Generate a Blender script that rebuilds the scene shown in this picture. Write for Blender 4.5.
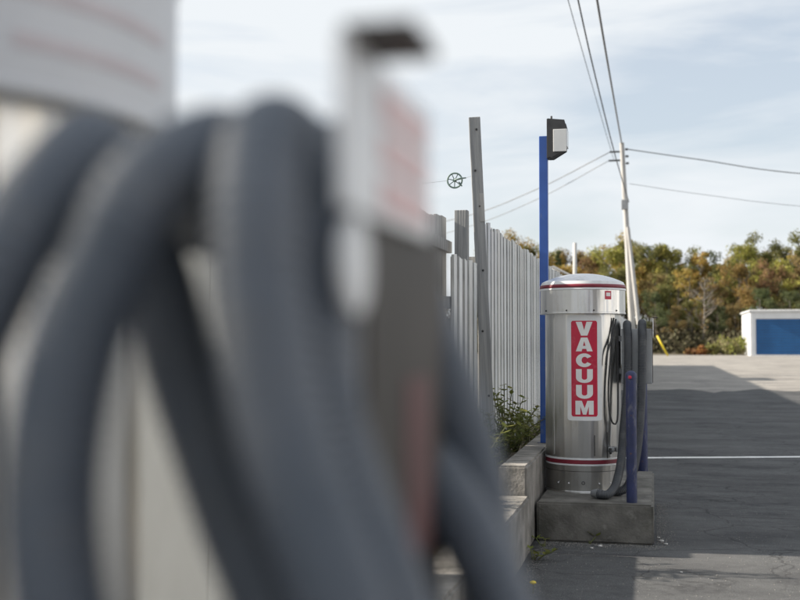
import bpy, bmesh, math, random
from mathutils import Vector, Matrix, noise

for o in list(bpy.data.objects):
    bpy.data.objects.remove(o, do_unlink=True)
S = bpy.context.scene
COL = S.collection
R = math.radians

# ------------------------------------------------------------------ camera
cam_d = bpy.data.cameras.new('camera')
cam = bpy.data.objects.new('camera', cam_d)
COL.objects.link(cam)
cam_d.sensor_width = 36
cam_d.lens = 50
cam_d.clip_start = 0.05
cam_d.clip_end = 3000
cam.location = (0, 0, 1.38)
cam.rotation_euler = (R(90 + 2.06), 0, R(12.93))
cam_d.dof.use_dof = True
cam_d.dof.focus_distance = 8.2
cam_d.dof.aperture_fstop = 2.4
cam_d.dof.aperture_blades = 9
S.camera = cam

# ------------------------------------------------------------------ light
SUN_EL, SUN_DIR = 28.0, Vector((1.0, 0.06, 0)).normalized()   # direction the light travels on the ground
world = bpy.data.worlds.new('World')
S.world = world
world.use_nodes = True
wn, wl = world.node_tree.nodes, world.node_tree.links
wn.clear()
w_out = wn.new('ShaderNodeOutputWorld')
w_bg = wn.new('ShaderNodeBackground')
w_bg.inputs['Strength'].default_value = 0.052
sky = wn.new('ShaderNodeTexSky')
sky.sky_type = 'NISHITA'
sky.sun_disc = False
sky.sun_elevation = R(SUN_EL)
sky.sun_rotation = math.atan2(-SUN_DIR.x, -SUN_DIR.y)
sky.dust_density = 1.5
w_tc = wn.new('ShaderNodeTexCoord')
w_map = wn.new('ShaderNodeMapping')
w_map.inputs['Scale'].default_value = (1.3, 1.3, 7.5)
w_map.inputs['Rotation'].default_value = (R(3), R(-5), R(20))
w_map.inputs['Location'].default_value = (0.35, 0.1, 0.55)
w_no = wn.new('ShaderNodeTexNoise')
w_no.inputs['Scale'].default_value = 1.7
w_no.inputs['Detail'].default_value = 7
w_no.inputs['Roughness'].default_value = 0.52
w_no.inputs['Distortion'].default_value = 0.45
w_rp = wn.new('ShaderNodeValToRGB')
w_rp.color_ramp.elements[0].position = 0.37
w_rp.color_ramp.elements[0].color = (0.5, 0.5, 0.5, 1)
w_rp.color_ramp.elements[1].position = 0.58
w_rp.color_ramp.elements[1].color = (1, 1, 1, 1)
w_mx = wn.new('ShaderNodeMixRGB')
w_mx.inputs['Color2'].default_value = (8.55, 8.95, 9.3, 1)
wl.new(w_tc.outputs['Generated'], w_map.inputs['Vector'])
wl.new(w_map.outputs['Vector'], w_no.inputs['Vector'])
wl.new(w_no.outputs['Fac'], w_rp.inputs['Fac'])
wl.new(w_rp.outputs['Color'], w_mx.inputs['Fac'])
w_gain = wn.new('ShaderNodeMixRGB')
w_gain.blend_type = 'MULTIPLY'
w_gain.inputs['Fac'].default_value = 1.0
w_gain.inputs['Color2'].default_value = (1.5, 1.5, 1.5, 1)
wl.new(sky.outputs['Color'], w_gain.inputs['Color1'])
wl.new(w_gain.outputs['Color'], w_mx.inputs['Color1'])
wl.new(w_mx.outputs['Color'], w_bg.inputs['Color'])
wl.new(w_bg.outputs['Background'], w_out.inputs['Surface'])

sun_d = bpy.data.lights.new('sun', 'SUN')
sun_d.energy = 5.0
sun_d.angle = R(1.2)
sun_d.color = (1.0, 0.91, 0.78)
sun = bpy.data.objects.new('sun', sun_d)
COL.objects.link(sun)
lt = Vector((SUN_DIR.x * math.cos(R(SUN_EL)), SUN_DIR.y * math.cos(R(SUN_EL)), -math.sin(R(SUN_EL))))
sun.rotation_euler = lt.to_track_quat('-Z', 'Y').to_euler()
sun.location = (-20, 0, 15)

S.view_settings.view_transform = 'Standard'
S.view_settings.look = 'None'
S.view_settings.exposure = 0.98
S.view_settings.gamma = 1
S.view_settings.use_curve_mapping = False
S.render.engine = 'CYCLES'

# ------------------------------------------------------------------ materials
def mat(name, c1, c2=None, rough=0.7, metal=0.0, scale=6.0, stretch=(1, 1, 1), bump=0.0, bscale=None, detail=6,
        spec=0.5, lo=0.35, hi=0.65, coat=0.0):
    m = bpy.data.materials.new(name)
    m.use_nodes = True
    n, l = m.node_tree.nodes, m.node_tree.links
    b = n['Principled BSDF']
    b.inputs['Roughness'].default_value = rough
    b.inputs['Metallic'].default_value = metal
    b.inputs['Specular IOR Level'].default_value = spec
    b.inputs['Coat Weight'].default_value = coat
    b.inputs['Base Color'].default_value = (*c1, 1)
    tc = n.new('ShaderNodeTexCoord')
    mp = n.new('ShaderNodeMapping')
    mp.inputs['Scale'].default_value = stretch
    l.new(tc.outputs['Object'], mp.inputs['Vector'])
    if c2 is not None:
        t = n.new('ShaderNodeTexNoise')
        t.inputs['Scale'].default_value = scale
        t.inputs['Detail'].default_value = detail
        rp = n.new('ShaderNodeValToRGB')
        rp.color_ramp.elements[0].position = lo
        rp.color_ramp.elements[1].position = hi
        rp.color_ramp.elements[0].color = (*c1, 1)
        rp.color_ramp.elements[1].color = (*c2, 1)
        l.new(mp.outputs['Vector'], t.inputs['Vector'])
        l.new(t.outputs['Fac'], rp.inputs['Fac'])
        l.new(rp.outputs['Color'], b.inputs['Base Color'])
    if bump:
        t2 = n.new('ShaderNodeTexNoise')
        t2.inputs['Scale'].default_value = bscale or scale * 4
        t2.inputs['Detail'].default_value = 8
        bp = n.new('ShaderNodeBump')
        bp.inputs['Strength'].default_value = bump
        bp.inputs['Distance'].default_value = 0.01
        l.new(mp.outputs['Vector'], t2.inputs['Vector'])
        l.new(t2.outputs['Fac'], bp.inputs['Height'])
        l.new(bp.outputs['Normal'], b.inputs['Normal'])
    return m

def asphalt(name, dark, light, patch, crack=True):
    m = bpy.data.materials.new(name)
    m.use_nodes = True
    n, l = m.node_tree.nodes, m.node_tree.links
    b = n['Principled BSDF']
    b.inputs['Roughness'].default_value = 0.9
    b.inputs['Specular IOR Level'].default_value = 0.25
    tc = n.new('ShaderNodeTexCoord')
    def nz(scale, detail, st=(1, 1, 1), rough=0.6):
        mp = n.new('ShaderNodeMapping'); mp.inputs['Scale'].default_value = st
        t = n.new('ShaderNodeTexNoise'); t.inputs['Scale'].default_value = scale
        t.inputs['Detail'].default_value = detail; t.inputs['Roughness'].default_value = rough
        l.new(tc.outputs['Object'], mp.inputs['Vector']); l.new(mp.outputs['Vector'], t.inputs['Vector'])
        return t
    def ramp(src, a, c, ca, cb):
        rp = n.new('ShaderNodeValToRGB')
        rp.color_ramp.elements[0].position = a; rp.color_ramp.elements[1].position = c
        rp.color_ramp.elements[0].color = (*ca, 1); rp.color_ramp.elements[1].color = (*cb, 1)
        l.new(src, rp.inputs['Fac']); return rp.outputs['Color']
    def mix(mode, fac, a, c):
        x = n.new('ShaderNodeMixRGB'); x.blend_type = mode
        if isinstance(fac, float): x.inputs['Fac'].default_value = fac
        else: l.new(fac, x.inputs['Fac'])
        l.new(a, x.inputs['Color1'])
        if isinstance(c, tuple): x.inputs['Color2'].default_value = (*c, 1)
        else: l.new(c, x.inputs['Color2'])
        return x.outputs['Color']
    grit = nz(120, 3)
    col = ramp(grit.outputs['Fac'], 0.3, 0.75, dark, light)
    mid = nz(14, 6, (1, 1, 1), 0.7)
    col = mix('MULTIPLY', 1.0, col, ramp(mid.outputs['Fac'], 0.3, 0.7, (0.72, 0.72, 0.73), (1.25, 1.25, 1.24)))
    tar = nz(1.7, 4, (0.6, 1.0, 1), 0.55)
    col = mix('MULTIPLY', 1.0, col, ramp(tar.outputs['Fac'], 0.54, 0.62, (1.06, 1.06, 1.05), (0.66, 0.66, 0.68)))
    big = nz(0.55, 8, (1, 0.35, 1))
    col = mix('MIX', ramp(big.outputs['Fac'], 0.42, 0.66, (0, 0, 0), (0.75, 0.75, 0.75)), col, patch)
    streak = nz(0.8, 9, (0.45, 1.3, 1), 0.7)
    col = mix('MULTIPLY', 0.9, col, ramp(streak.outputs['Fac'], 0.36, 0.62, (0.58, 0.58, 0.595), (1.16, 1.16, 1.15)))
    hgt = grit.outputs['Fac']
    if crack:
        wob = nz(1.3, 5)
        add = n.new('ShaderNodeMixRGB'); add.blend_type = 'ADD'; add.inputs['Fac'].default_value = 0.55
        l.new(tc.outputs['Object'], add.inputs['Color1']); l.new(wob.outputs['Color'], add.inputs['Color2'])
        v = n.new('ShaderNodeTexVoronoi'); v.feature = 'DISTANCE_TO_EDGE'; v.inputs['Scale'].default_value = 1.5
        l.new(add.outputs['Color'], v.inputs['Vector'])
        ck = ramp(v.outputs['Distance'], 0.003, 0.018, (0.55, 0.55, 0.55), (1, 1, 1))
        msk = nz(0.35, 3)
        mk = ramp(msk.outputs['Fac'], 0.41, 0.52, (0, 0, 0), (1, 1, 1))
        both = n.new('ShaderNodeMixRGB'); both.blend_type = 'MIX'
        l.new(mk, both.inputs['Fac']); both.inputs['Color1'].default_value = (1, 1, 1, 1); l.new(ck, both.inputs['Color2'])
        col = mix('MULTIPLY', 1.0, col, both.outputs['Color'])
    l.new(col, b.inputs['Base Color'])
    bp = n.new('ShaderNodeBump'); bp.inputs['Strength'].default_value = 0.7; bp.inputs['Distance'].default_value = 0.006
    l.new(hgt, bp.inputs['Height']); l.new(bp.outputs['Normal'], b.inputs['Normal'])
    return m

def steel(name, base, rough, aniso):
    m = bpy.data.materials.new(name)
    m.use_nodes = True
    n, l = m.node_tree.nodes, m.node_tree.links
    b = n['Principled BSDF']
    b.inputs['Metallic'].default_value = 1.0
    b.inputs['Base Color'].default_value = (*base, 1)
    b.inputs['Roughness'].default_value = rough
    b.inputs['Anisotropic'].default_value = aniso
    b.inputs['Anisotropic Rotation'].default_value = 0.25
    tg = n.new('ShaderNodeTangent'); tg.direction_type = 'RADIAL'; tg.axis = 'Z'
    l.new(tg.outputs['Tangent'], b.inputs['Tangent'])
    tc = n.new('ShaderNodeTexCoord')
    mp = n.new('ShaderNodeMapping'); mp.inputs['Scale'].default_value = (1.5, 1.5, 30)
    t = n.new('ShaderNodeTexNoise'); t.inputs['Scale'].default_value = 3; t.inputs['Detail'].default_value = 4
    l.new(tc.outputs['Object'], mp.inputs['Vector']); l.new(mp.outputs['Vector'], t.inputs['Vector'])
    rr = n.new('ShaderNodeMapRange'); rr.inputs['To Min'].default_value = rough * 0.95; rr.inputs['To Max'].default_value = rough * 1.07
    l.new(t.outputs['Fac'], rr.inputs['Value']); l.new(rr.outputs['Result'], b.inputs['Roughness'])
    t2 = n.new('ShaderNodeTexNoise'); t2.inputs['Scale'].default_value = 4.5; t2.inputs['Detail'].default_value = 5
    l.new(tc.outputs['Object'], t2.inputs['Vector'])
    rp = n.new('ShaderNodeValToRGB')
    rp.color_ramp.elements[0].position = 0.3; rp.color_ramp.elements[1].position = 0.7
    rp.color_ramp.elements[0].color = (*[c * 0.92 for c in base], 1); rp.color_ramp.elements[1].color = (*base, 1)
    l.new(t2.outputs['Fac'], rp.inputs['Fac']); l.new(rp.outputs['Color'], b.inputs['Base Color'])
    # sheet metal is never quite round: wide shallow dents that bend the reflections into upright bands
    mp3 = n.new('ShaderNodeMapping'); mp3.inputs['Scale'].default_value = (9, 9, 0.35)
    t3 = n.new('ShaderNodeTexNoise'); t3.inputs['Scale'].default_value = 1.0; t3.inputs['Detail'].default_value = 2
    l.new(tc.outputs['Object'], mp3.inputs['Vector']); l.new(mp3.outputs['Vector'], t3.inputs['Vector'])
    bp = n.new('ShaderNodeBump'); bp.inputs['Strength'].default_value = 0.85; bp.inputs['Distance'].default_value = 0.03
    l.new(t3.outputs['Fac'], bp.inputs['Height']); l.new(bp.outputs['Normal'], b.inputs['Normal'])
    return m

def leaf_mat(name, col=None, transl=0.3):
    m = bpy.data.materials.new(name)
    m.use_nodes = True
    n, l = m.node_tree.nodes, m.node_tree.links
    b = n['Principled BSDF']
    b.inputs['Roughness'].default_value = 0.75
    b.inputs['Specular IOR Level'].default_value = 0.2
    geo = n.new('ShaderNodeNewGeometry')
    hsv = n.new('ShaderNodeHueSaturation')
    if col is None:
        oi = n.new('ShaderNodeObjectInfo'); l.new(oi.outputs['Color'], hsv.inputs['Color'])
    else:
        hsv.inputs['Color'].default_value = (*col, 1)
    mr = n.new('ShaderNodeMapRange'); mr.inputs['To Min'].default_value = 0.65; mr.inputs['To Max'].default_value = 1.35
    l.new(geo.outputs['Random Per Island'], mr.inputs['Value']); l.new(mr.outputs['Result'], hsv.inputs['Value'])
    mul = n.new('ShaderNodeMath'); mul.operation = 'MULTIPLY'; mul.inputs[1].default_value = 7.31
    fr = n.new('ShaderNodeMath'); fr.operation = 'FRACT'
    l.new(geo.outputs['Random Per Island'], mul.inputs[0]); l.new(mul.outputs[0], fr.inputs[0])
    mh = n.new('ShaderNodeMapRange'); mh.inputs['To Min'].default_value = 0.475; mh.inputs['To Max'].default_value = 0.525
    l.new(fr.outputs[0], mh.inputs['Value']); l.new(mh.outputs['Result'], hsv.inputs['Hue'])
    l.new(hsv.outputs['Color'], b.inputs['Base Color'])
    tr = n.new('ShaderNodeBsdfTranslucent'); l.new(hsv.outputs['Color'], tr.inputs['Color'])
    ms = n.new('ShaderNodeMixShader'); ms.inputs['Fac'].default_value = transl
    l.new(b.outputs['BSDF'], ms.inputs[1]); l.new(tr.outputs['BSDF'], ms.inputs[2])
    l.new(ms.outputs['Shader'], n['Material Output'].inputs['Surface'])
    return m

def wear(m, colour, scale, lo, hi, amount=1.0, stretch=(1, 1, 1)):
    """blotches of dirt, scuffs or mildew with a shape of their own, over the base colour"""
    n, l = m.node_tree.nodes, m.node_tree.links
    b = n['Principled BSDF']
    tc = n.new('ShaderNodeTexCoord'); mp = n.new('ShaderNodeMapping'); mp.inputs['Scale'].default_value = stretch
    mp.inputs['Location'].default_value = (3.1, 7.7, 1.3)
    t = n.new('ShaderNodeTexNoise'); t.inputs['Scale'].default_value = scale; t.inputs['Detail'].default_value = 9; t.inputs['Roughness'].default_value = 0.65
    l.new(tc.outputs['Object'], mp.inputs['Vector']); l.new(mp.outputs['Vector'], t.inputs['Vector'])
    rp = n.new('ShaderNodeMapRange'); rp.inputs['From Min'].default_value = lo; rp.inputs['From Max'].default_value = hi; rp.inputs['To Max'].default_value = amount
    l.new(t.outputs['Fac'], rp.inputs['Value'])
    mx = n.new('ShaderNodeMixRGB'); mx.inputs['Color2'].default_value = (*colour, 1)
    l.new(rp.outputs['Result'], mx.inputs['Fac'])
    inp = b.inputs['Base Color']
    if inp.links: l.new(inp.links[0].from_socket, mx.inputs['Color1'])
    else: mx.inputs['Color1'].default_value = inp.default_value
    l.new(mx.outputs['Color'], inp)
    return m

M = {}
M['asphalt'] = asphalt('asphalt', (0.036, 0.038, 0.041), (0.145, 0.146, 0.149), (0.118, 0.118, 0.119))
M['far_pave'] = asphalt('worn_concrete', (0.23, 0.215, 0.197), (0.40, 0.378, 0.35), (0.29, 0.272, 0.25), False)
M['paint'] = mat('line_paint', (0.8, 0.8, 0.78), (0.5, 0.5, 0.49), 0.7, scale=30, lo=0.55, hi=0.8)
M['soil'] = mat('soil', (0.09, 0.07, 0.045), (0.17, 0.14, 0.09), 0.95, scale=9, bump=0.8)
M['bank'] = mat('bank_litter', (0.06, 0.052, 0.034), (0.13, 0.105, 0.06), 0.95, scale=0.8, bump=0.5)
M['concrete'] = mat('concrete', (0.17, 0.16, 0.145), (0.32, 0.30, 0.275), 0.9, scale=7, bump=0.5, bscale=60, detail=9)
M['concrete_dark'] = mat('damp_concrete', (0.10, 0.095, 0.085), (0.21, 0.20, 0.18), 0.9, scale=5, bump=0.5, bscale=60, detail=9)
M['steel'] = steel('brushed_steel', (0.80, 0.79, 0.77), 0.34, 0.9)
M['dome'] = steel('dome_steel', (0.72, 0.73, 0.75), 0.33, 0.2)
M['white'] = mat('white_enamel', (0.78, 0.78, 0.78), (0.68, 0.69, 0.70), 0.35, scale=5, coat=0.2)
M['maroon'] = mat('maroon_tape', (0.22, 0.018, 0.035), (0.17, 0.016, 0.03), 0.4, scale=9)
M['red'] = mat('red_print', (0.56, 0.012, 0.05), (0.48, 0.012, 0.045), 0.38, scale=7)
M['palepink'] = mat('worn_pink_print', (0.54, 0.48, 0.50), (0.59, 0.54, 0.56), 0.5, scale=30)
M['hoodgrey'] = mat('hood_pale_grey', (0.56, 0.575, 0.60), (0.62, 0.635, 0.66), 0.45, scale=4)
M['creampanel'] = mat('cream_panel', (0.60, 0.58, 0.52), (0.68, 0.66, 0.60), 0.8, scale=2)
M['pinkprint'] = mat('faded_red_print', (0.70, 0.46, 0.46), (0.75, 0.58, 0.57), 0.5, scale=40)
M['dullred'] = mat('dull_red_print', (0.13, 0.055, 0.055), (0.10, 0.05, 0.05), 0.55, scale=20)
M['letter'] = mat('white_print', (0.82, 0.80, 0.78), (0.74, 0.73, 0.72), 0.45, scale=14)
M['greypaint'] = mat('grey_sheet_metal', (0.30, 0.31, 0.32), (0.37, 0.375, 0.38), 0.5, scale=6, spec=0.4)
M['palepaint'] = mat('pale_sheet_metal', (0.42, 0.425, 0.43), (0.50, 0.50, 0.50), 0.5, scale=6, spec=0.4)
M['darkpanel'] = mat('brown_black_panel', (0.034, 0.029, 0.025), (0.055, 0.047, 0.041), 0.6, scale=8)
M['hose'] = mat('hose_rubber', (0.095, 0.114, 0.142), (0.128, 0.147, 0.176), 0.48, scale=10, spec=0.4)
M['hose_dark'] = mat('hose_dark_rubber', (0.05, 0.054, 0.062), (0.075, 0.08, 0.088), 0.5, scale=10)
M['hose_grey'] = mat('hose_grey_cuff', (0.17, 0.175, 0.18), (0.22, 0.225, 0.23), 0.55, scale=10)
M['black'] = mat('black_rubber', (0.02, 0.02, 0.021), (0.035, 0.035, 0.036), 0.5, scale=15)
M['blue'] = mat('blue_paint', (0.022, 0.085, 0.34), (0.028, 0.10, 0.39), 0.4, scale=8, coat=0.15)
M['navy'] = mat('navy_paint', (0.028, 0.038, 0.115), (0.02, 0.028, 0.08), 0.45, scale=12)
M['lampbody'] = mat('lamp_bronze', (0.03, 0.03, 0.032), (0.045, 0.045, 0.047), 0.5, scale=15)
M['lens'] = mat('lamp_lens', (0.62, 0.63, 0.63), (0.7, 0.7, 0.69), 0.25, scale=8)
M['board'] = mat('whitewashed_board', (0.66, 0.67, 0.665), (0.82, 0.825, 0.815), 0.85, scale=3.5, stretch=(4, 4, 0.5), bump=0.35, bscale=20)
M['board2'] = mat('weathered_board', (0.56, 0.565, 0.56), (0.76, 0.76, 0.75), 0.85, scale=3.5, stretch=(4, 4, 0.5), bump=0.35, bscale=20)
M['board3'] = mat('stained_board', (0.60, 0.59, 0.565), (0.80, 0.79, 0.77), 0.85, scale=5, stretch=(4, 4, 0.35), bump=0.35, bscale=20)
M['edge'] = mat('shaded_board_edge', (0.28, 0.28, 0.275), (0.46, 0.46, 0.45), 0.9, scale=6, stretch=(4, 4, 0.5))  # edge faces painted darker, standing in for shade in the gaps between boards
M['grain'] = mat('grey_timber', (0.24, 0.245, 0.25), (0.38, 0.38, 0.375), 0.9, scale=5, stretch=(7, 7, 0.35), bump=0.6, bscale=12)
M['timber'] = mat('pole_timber', (0.36, 0.35, 0.335), (0.52, 0.51, 0.49), 0.9, scale=3, stretch=(6, 6, 0.3), bump=0.4, bscale=10)
M['pulley'] = mat('green_iron', (0.10, 0.16, 0.15), (0.16, 0.22, 0.2), 0.55, scale=40)
M['wire'] = mat('wire', (0.03, 0.03, 0.032), (0.06, 0.06, 0.06), 0.6, scale=3)
M['cable'] = mat('grey_cable', (0.16, 0.165, 0.17), (0.2, 0.2, 0.2), 0.6, scale=3)
M['insul'] = mat('insulator', (0.04, 0.035, 0.03), None, 0.3)
M['shedwhite'] = mat('shed_white', (0.72, 0.73, 0.74), (0.64, 0.65, 0.66), 0.6, scale=1.2)
M['sheddoor'] = mat('shed_door_blue', (0.006, 0.085, 0.24), (0.008, 0.10, 0.28), 0.55, scale=1.5)
M['shedroof'] = mat('shed_roof', (0.6, 0.61, 0.62), (0.5, 0.51, 0.52), 0.5, scale=2)
M['yellow'] = mat('yellow_plastic', (0.72, 0.55, 0.02), None, 0.5)
M['flower'] = mat('flower_yellow', (0.8, 0.6, 0.01), None, 0.6)
M['stem'] = mat('plant_stem', (0.10, 0.13, 0.04), (0.16, 0.15, 0.07), 0.8, scale=20)
M['bark'] = mat('bark', (0.10, 0.085, 0.07), (0.19, 0.17, 0.15), 0.9, scale=4, stretch=(3, 3, 0.6))
M['palebark'] = mat('pale_bark', (0.14, 0.125, 0.105), (0.21, 0.19, 0.165), 0.9, scale=4, stretch=(3, 3, 0.6))
M['leaf'] = leaf_mat('tree_leaf')
M['weed'] = leaf_mat('weed_leaf', (0.17, 0.185, 0.045), 0.35)
M['under'] = leaf_mat('undergrowth_leaf', (0.082, 0.074, 0.042), 0.2)
M['brick'] = mat('brown_render', (0.10, 0.075, 0.055), (0.14, 0.105, 0.08), 0.85, scale=3)
M['grit'] = mat('grit', (0.12, 0.115, 0.11), (0.30, 0.29, 0.27), 0.9, scale=60)
M['pebble'] = mat('pebble', (0.45, 0.44, 0.42), (0.6, 0.59, 0.57), 0.85, scale=20)
M['deadleaf'] = mat('dead_leaf', (0.40, 0.30, 0.16), (0.55, 0.48, 0.34), 0.8, scale=30)

wear(M['blue'], (0.16, 0.19, 0.25), 22, 0.58, 0.70, 0.7, (1, 1, 0.4))
wear(M['blue'], (0.10, 0.055, 0.03), 30, 0.66, 0.72, 0.9)
wear(M['navy'], (0.16, 0.16, 0.18), 26, 0.56, 0.70, 0.7, (1, 1, 0.4))
wear(M['navy'], (0.12, 0.06, 0.035), 24, 0.62, 0.70, 0.8)
wear(M['board'], (0.30, 0.31, 0.28), 5, 0.54, 0.74, 0.7, (2, 2, 0.6))
wear(M['board2'], (0.27, 0.26, 0.23), 6, 0.52, 0.74, 0.8, (2, 2, 0.5))
wear(M['board3'], (0.34, 0.30, 0.24), 5, 0.52, 0.74, 0.7, (2, 2, 0.4))
wear(M['concrete'], (0.07, 0.07, 0.055), 4, 0.54, 0.72, 0.75)
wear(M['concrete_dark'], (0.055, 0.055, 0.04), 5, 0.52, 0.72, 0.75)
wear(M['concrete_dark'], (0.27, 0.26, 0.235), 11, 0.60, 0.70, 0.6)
wear(M['steel'], (0.50, 0.47, 0.42), 6, 0.52, 0.74, 0.7, (1.5, 1.5, 0.5))
wear(M['white'], (0.50, 0.47, 0.42), 9, 0.58, 0.76, 0.6)
wear(M['red'], (0.58, 0.13, 0.15), 12, 0.56, 0.72, 0.55)
wear(M['hose'], (0.16, 0.165, 0.17), 14, 0.52, 0.72, 0.6)
wear(M['hose_dark'], (0.13, 0.13, 0.13), 12, 0.55, 0.72, 0.6)
wear(M['paint'], (0.16, 0.16, 0.16), 9, 0.58, 0.66, 0.7)
wear(M['greypaint'], (0.17, 0.15, 0.13), 10, 0.58, 0.74, 0.6)

# ------------------------------------------------------------------ mesh helpers
class MB:
    def __init__(s): s.v, s.f = [], []
    def add(s, v, f):
        k = len(s.v); s.v += [tuple(p) for p in v]; s.f += [tuple(i + k for i in q) for q in f]; return s
    def box(s, x0, x1, y0, y1, z0, z1, mtx=None):
        v = [Vector(p) for p in ((x0,y0,z0),(x1,y0,z0),(x1,y1,z0),(x0,y1,z0),(x0,y0,z1),(x1,y0,z1),(x1,y1,z1),(x0,y1,z1))]
        if mtx: v = [mtx @ p for p in v]
        return s.add(v, [(3,2,1,0),(4,5,6,7),(0,1,5,4),(1,2,6,5),(2,3,7,6),(3,0,4,7)])
    def lathe(s, prof, n=64, c=(0, 0, 0), cap0=False, cap1=False):
        v, f = [], []
        for r, z in prof:
            for i in range(n):
                a = 2 * math.pi * i / n
                v.append((c[0] + r * math.cos(a), c[1] + r * math.sin(a), c[2] + z))
        for j in range(len(prof) - 1):
            for i in range(n):
                k = (i + 1) % n
                f.append((j*n+i, j*n+k, (j+1)*n+k, (j+1)*n+i))
        if cap0: f.append(tuple(reversed(range(n))))
        if cap1: f.append(tuple((len(prof)-1)*n + i for i in range(n)))
        return s.add(v, f)
    def tube(s, pts, rad, n=12, caps=True):
        pts = [Vector(p) for p in pts]
        rs = rad if isinstance(rad, (list, tuple)) else [rad] * len(pts)
        tan = [(pts[min(i+1, len(pts)-1)] - pts[max(i-1, 0)]).normalized() for i in range(len(pts))]
        up = Vector((0, 0, 1)) if abs(tan[0].z) < 0.9 else Vector((1, 0, 0))
        nrm = tan[0].cross(up).normalized()
        v, f = [], []
        for i, p in enumerate(pts):
            if i: 
                nrm = (nrm - tan[i] * nrm.dot(tan[i]))
                nrm.normalize()
            bi = tan[i].cross(nrm)
            for k in range(n):
                a = 2 * math.pi * k / n
                v.append(p + (nrm * math.cos(a) + bi * math.sin(a)) * rs[i])
        for j in range(len(pts) - 1):
            for k in range(n):
                q = (k + 1) % n
                f.append((j*n+k, j*n+q, (j+1)*n+q, (j+1)*n+k))
        if caps:
            f.append(tuple(reversed(range(n)))); f.append(tuple((len(pts)-1)*n + k for k in range(n)))
        return s.add(v, f)
    def mesh(s, name, m, smooth=False, bevel=0.0, auto=None):
        me = bpy.data.meshes.new(name); me.from_pydata(s.v, [], s.f)
        if bevel:
            bm = bmesh.new(); bm.from_mesh(me)
            bmesh.ops.bevel(bm, geom=[e for e in bm.edges if e.calc_face_angle(0) > 0.6], offset=bevel, segments=2, affect='EDGES', profile=0.6)
            bm.to_mesh(me); bm.free()
        me.materials.append(m)
        if smooth:
            me.polygons.foreach_set('use_smooth', [True] * len(me.polygons))
            if auto: me.set_sharp_from_angle(angle=R(auto))
        me.update()
        return me
    def build(s, name, m, parent=None, smooth=False, bevel=0.0, auto=None, loc=None):
        return link(name, s.mesh(name, m, smooth, bevel, auto), parent, loc)

def link(name, me, parent=None, loc=None):
    o = bpy.data.objects.new(name, me); COL.objects.link(o)
    if parent: o.parent = parent
    if loc: o.location = loc
    return o

def empty(name, loc, rz=0):
    o = bpy.data.objects.new(name, None); COL.objects.link(o)
    o.location = loc; o.rotation_euler = (0, 0, rz); o.empty_display_size = 0.2
    return o

def tag(o, label=None, cat=None, group=None, kind=None):
    if label: o['label'] = label
    if cat: o['category'] = cat
    if group: o['group'] = group
    if kind: o['kind'] = kind
    return o

def spline(pts, step):
    P = [Vector(p) for p in pts]
    P = [P[0] * 2 - P[1]] + P + [P[-1] * 2 - P[-2]]
    dense = []
    for i in range(1, len(P) - 2):
        a, b, c, d = P[i-1], P[i], P[i+1], P[i+2]
        for k in range(24):
            t = k / 24
            dense.append(0.5 * ((2*b) + (c-a)*t + (2*a-5*b+4*c-d)*t*t + (-a+3*b-3*c+d)*t**3))
    dense.append(P[-2])
    out, acc = [dense[0]], 0.0
    for i in range(1, len(dense)):
        seg = dense[i] - dense[i-1]; L = seg.length; pos = 0.0
        while acc + (L - pos) >= step and L > 0:
            pos += step - acc; acc = 0.0
            out.append(dense[i-1] + seg * (pos / L))
        acc += L - pos
    return out

def hose_mesh(name, pts, r, pitch, m, n=20):
    q = spline(pts, pitch / 4)
    prof = (r, r * 0.975, r * 0.86, r * 0.975)
    return MB().tube(q, [prof[i % 4] for i in range(len(q))], n).mesh(name, m, True)

rnd = random.Random(7)

# ------------------------------------------------------------------ setting
def sheet(name, x0, x1, y0, y1, z, m, nx=1, ny=1, zf=None):
    v, f = [], []
    for j in range(ny + 1):
        for i in range(nx + 1):
            x, y = x0 + (x1-x0)*i/nx, y0 + (y1-y0)*j/ny
            v.append((x, y, z + (zf(x, y) if zf else 0)))
    for j in range(ny):
        for i in range(nx):
            a = j*(nx+1)+i
            f.append((a, a+1, a+nx+2, a+nx+1))
    return tag(MB().add(v, f).build(name, m, smooth=bool(zf)), kind='structure')

sheet('ground', -700, 700, -400, 1200, 0.0, M['asphalt'])
# worn pale yard beyond the dark asphalt, with an uneven near edge
v, f = [], []
n = 260
for i in range(n + 1):
    x = -1.2 + 70 * i / n
    v += [(x, 31.2 + 0.16 * x + 2.0 * noise.noise((x * 0.9, 1, 0)) + 1.2 * noise.noise((x * 3, 4, 0)), 0.004), (x, 104 + 0.06 * x, 0.004)]
    if i: f.append((2*i-2, 2*i, 2*i+1, 2*i-1))
tag(MB().add(v, f).build('pavement', M['far_pave']), kind='structure')
# painted parking line
v, f = [], []
n = 90
for i in range(n + 1):
    x = -0.75 + 14 * i / n
    y = 13.4 + 0.29 * x + 0.012 * noise.noise((x * 2.1, 0, 3))
    w = 0.075 + 0.014 * noise.noise((x * 5, 8, 1))
    v += [(x, y - w, 0.004), (x, y + w, 0.004)]
    if i: f.append((2*i-2, 2*i, 2*i+1, 2*i-1))
tag(MB().add(v, f).build('painted_line', M['paint']), kind='structure')
# wooded bank beyond the yard
sheet('bank', -260, 260, 106, 260, 0.0, M['bank'], 60, 30,
      lambda x, y: 0.02 + min(1, max(0, (y - 107) / 60)) * 4.0 + 0.35 * noise.noise((x * 0.09, y * 0.09, 2)) * min(1, (y - 106) / 8))
# pale concrete forecourt added unseen behind the photographer to brighten the steel reflections
sheet('added_forecourt', -0.75, 40, -40, 4.6, 0.004, M['far_pave'])
# soil strip held by the kerb wall, along the fence
sheet('soil', -2.6, -1.0, -2.0, 62, 0.42, M['soil'], 8, 120, lambda x, y: 0.05 * noise.noise((x * 2, y * 2, 0)) - (0.3 if y < 7.2 else 0))

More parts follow.
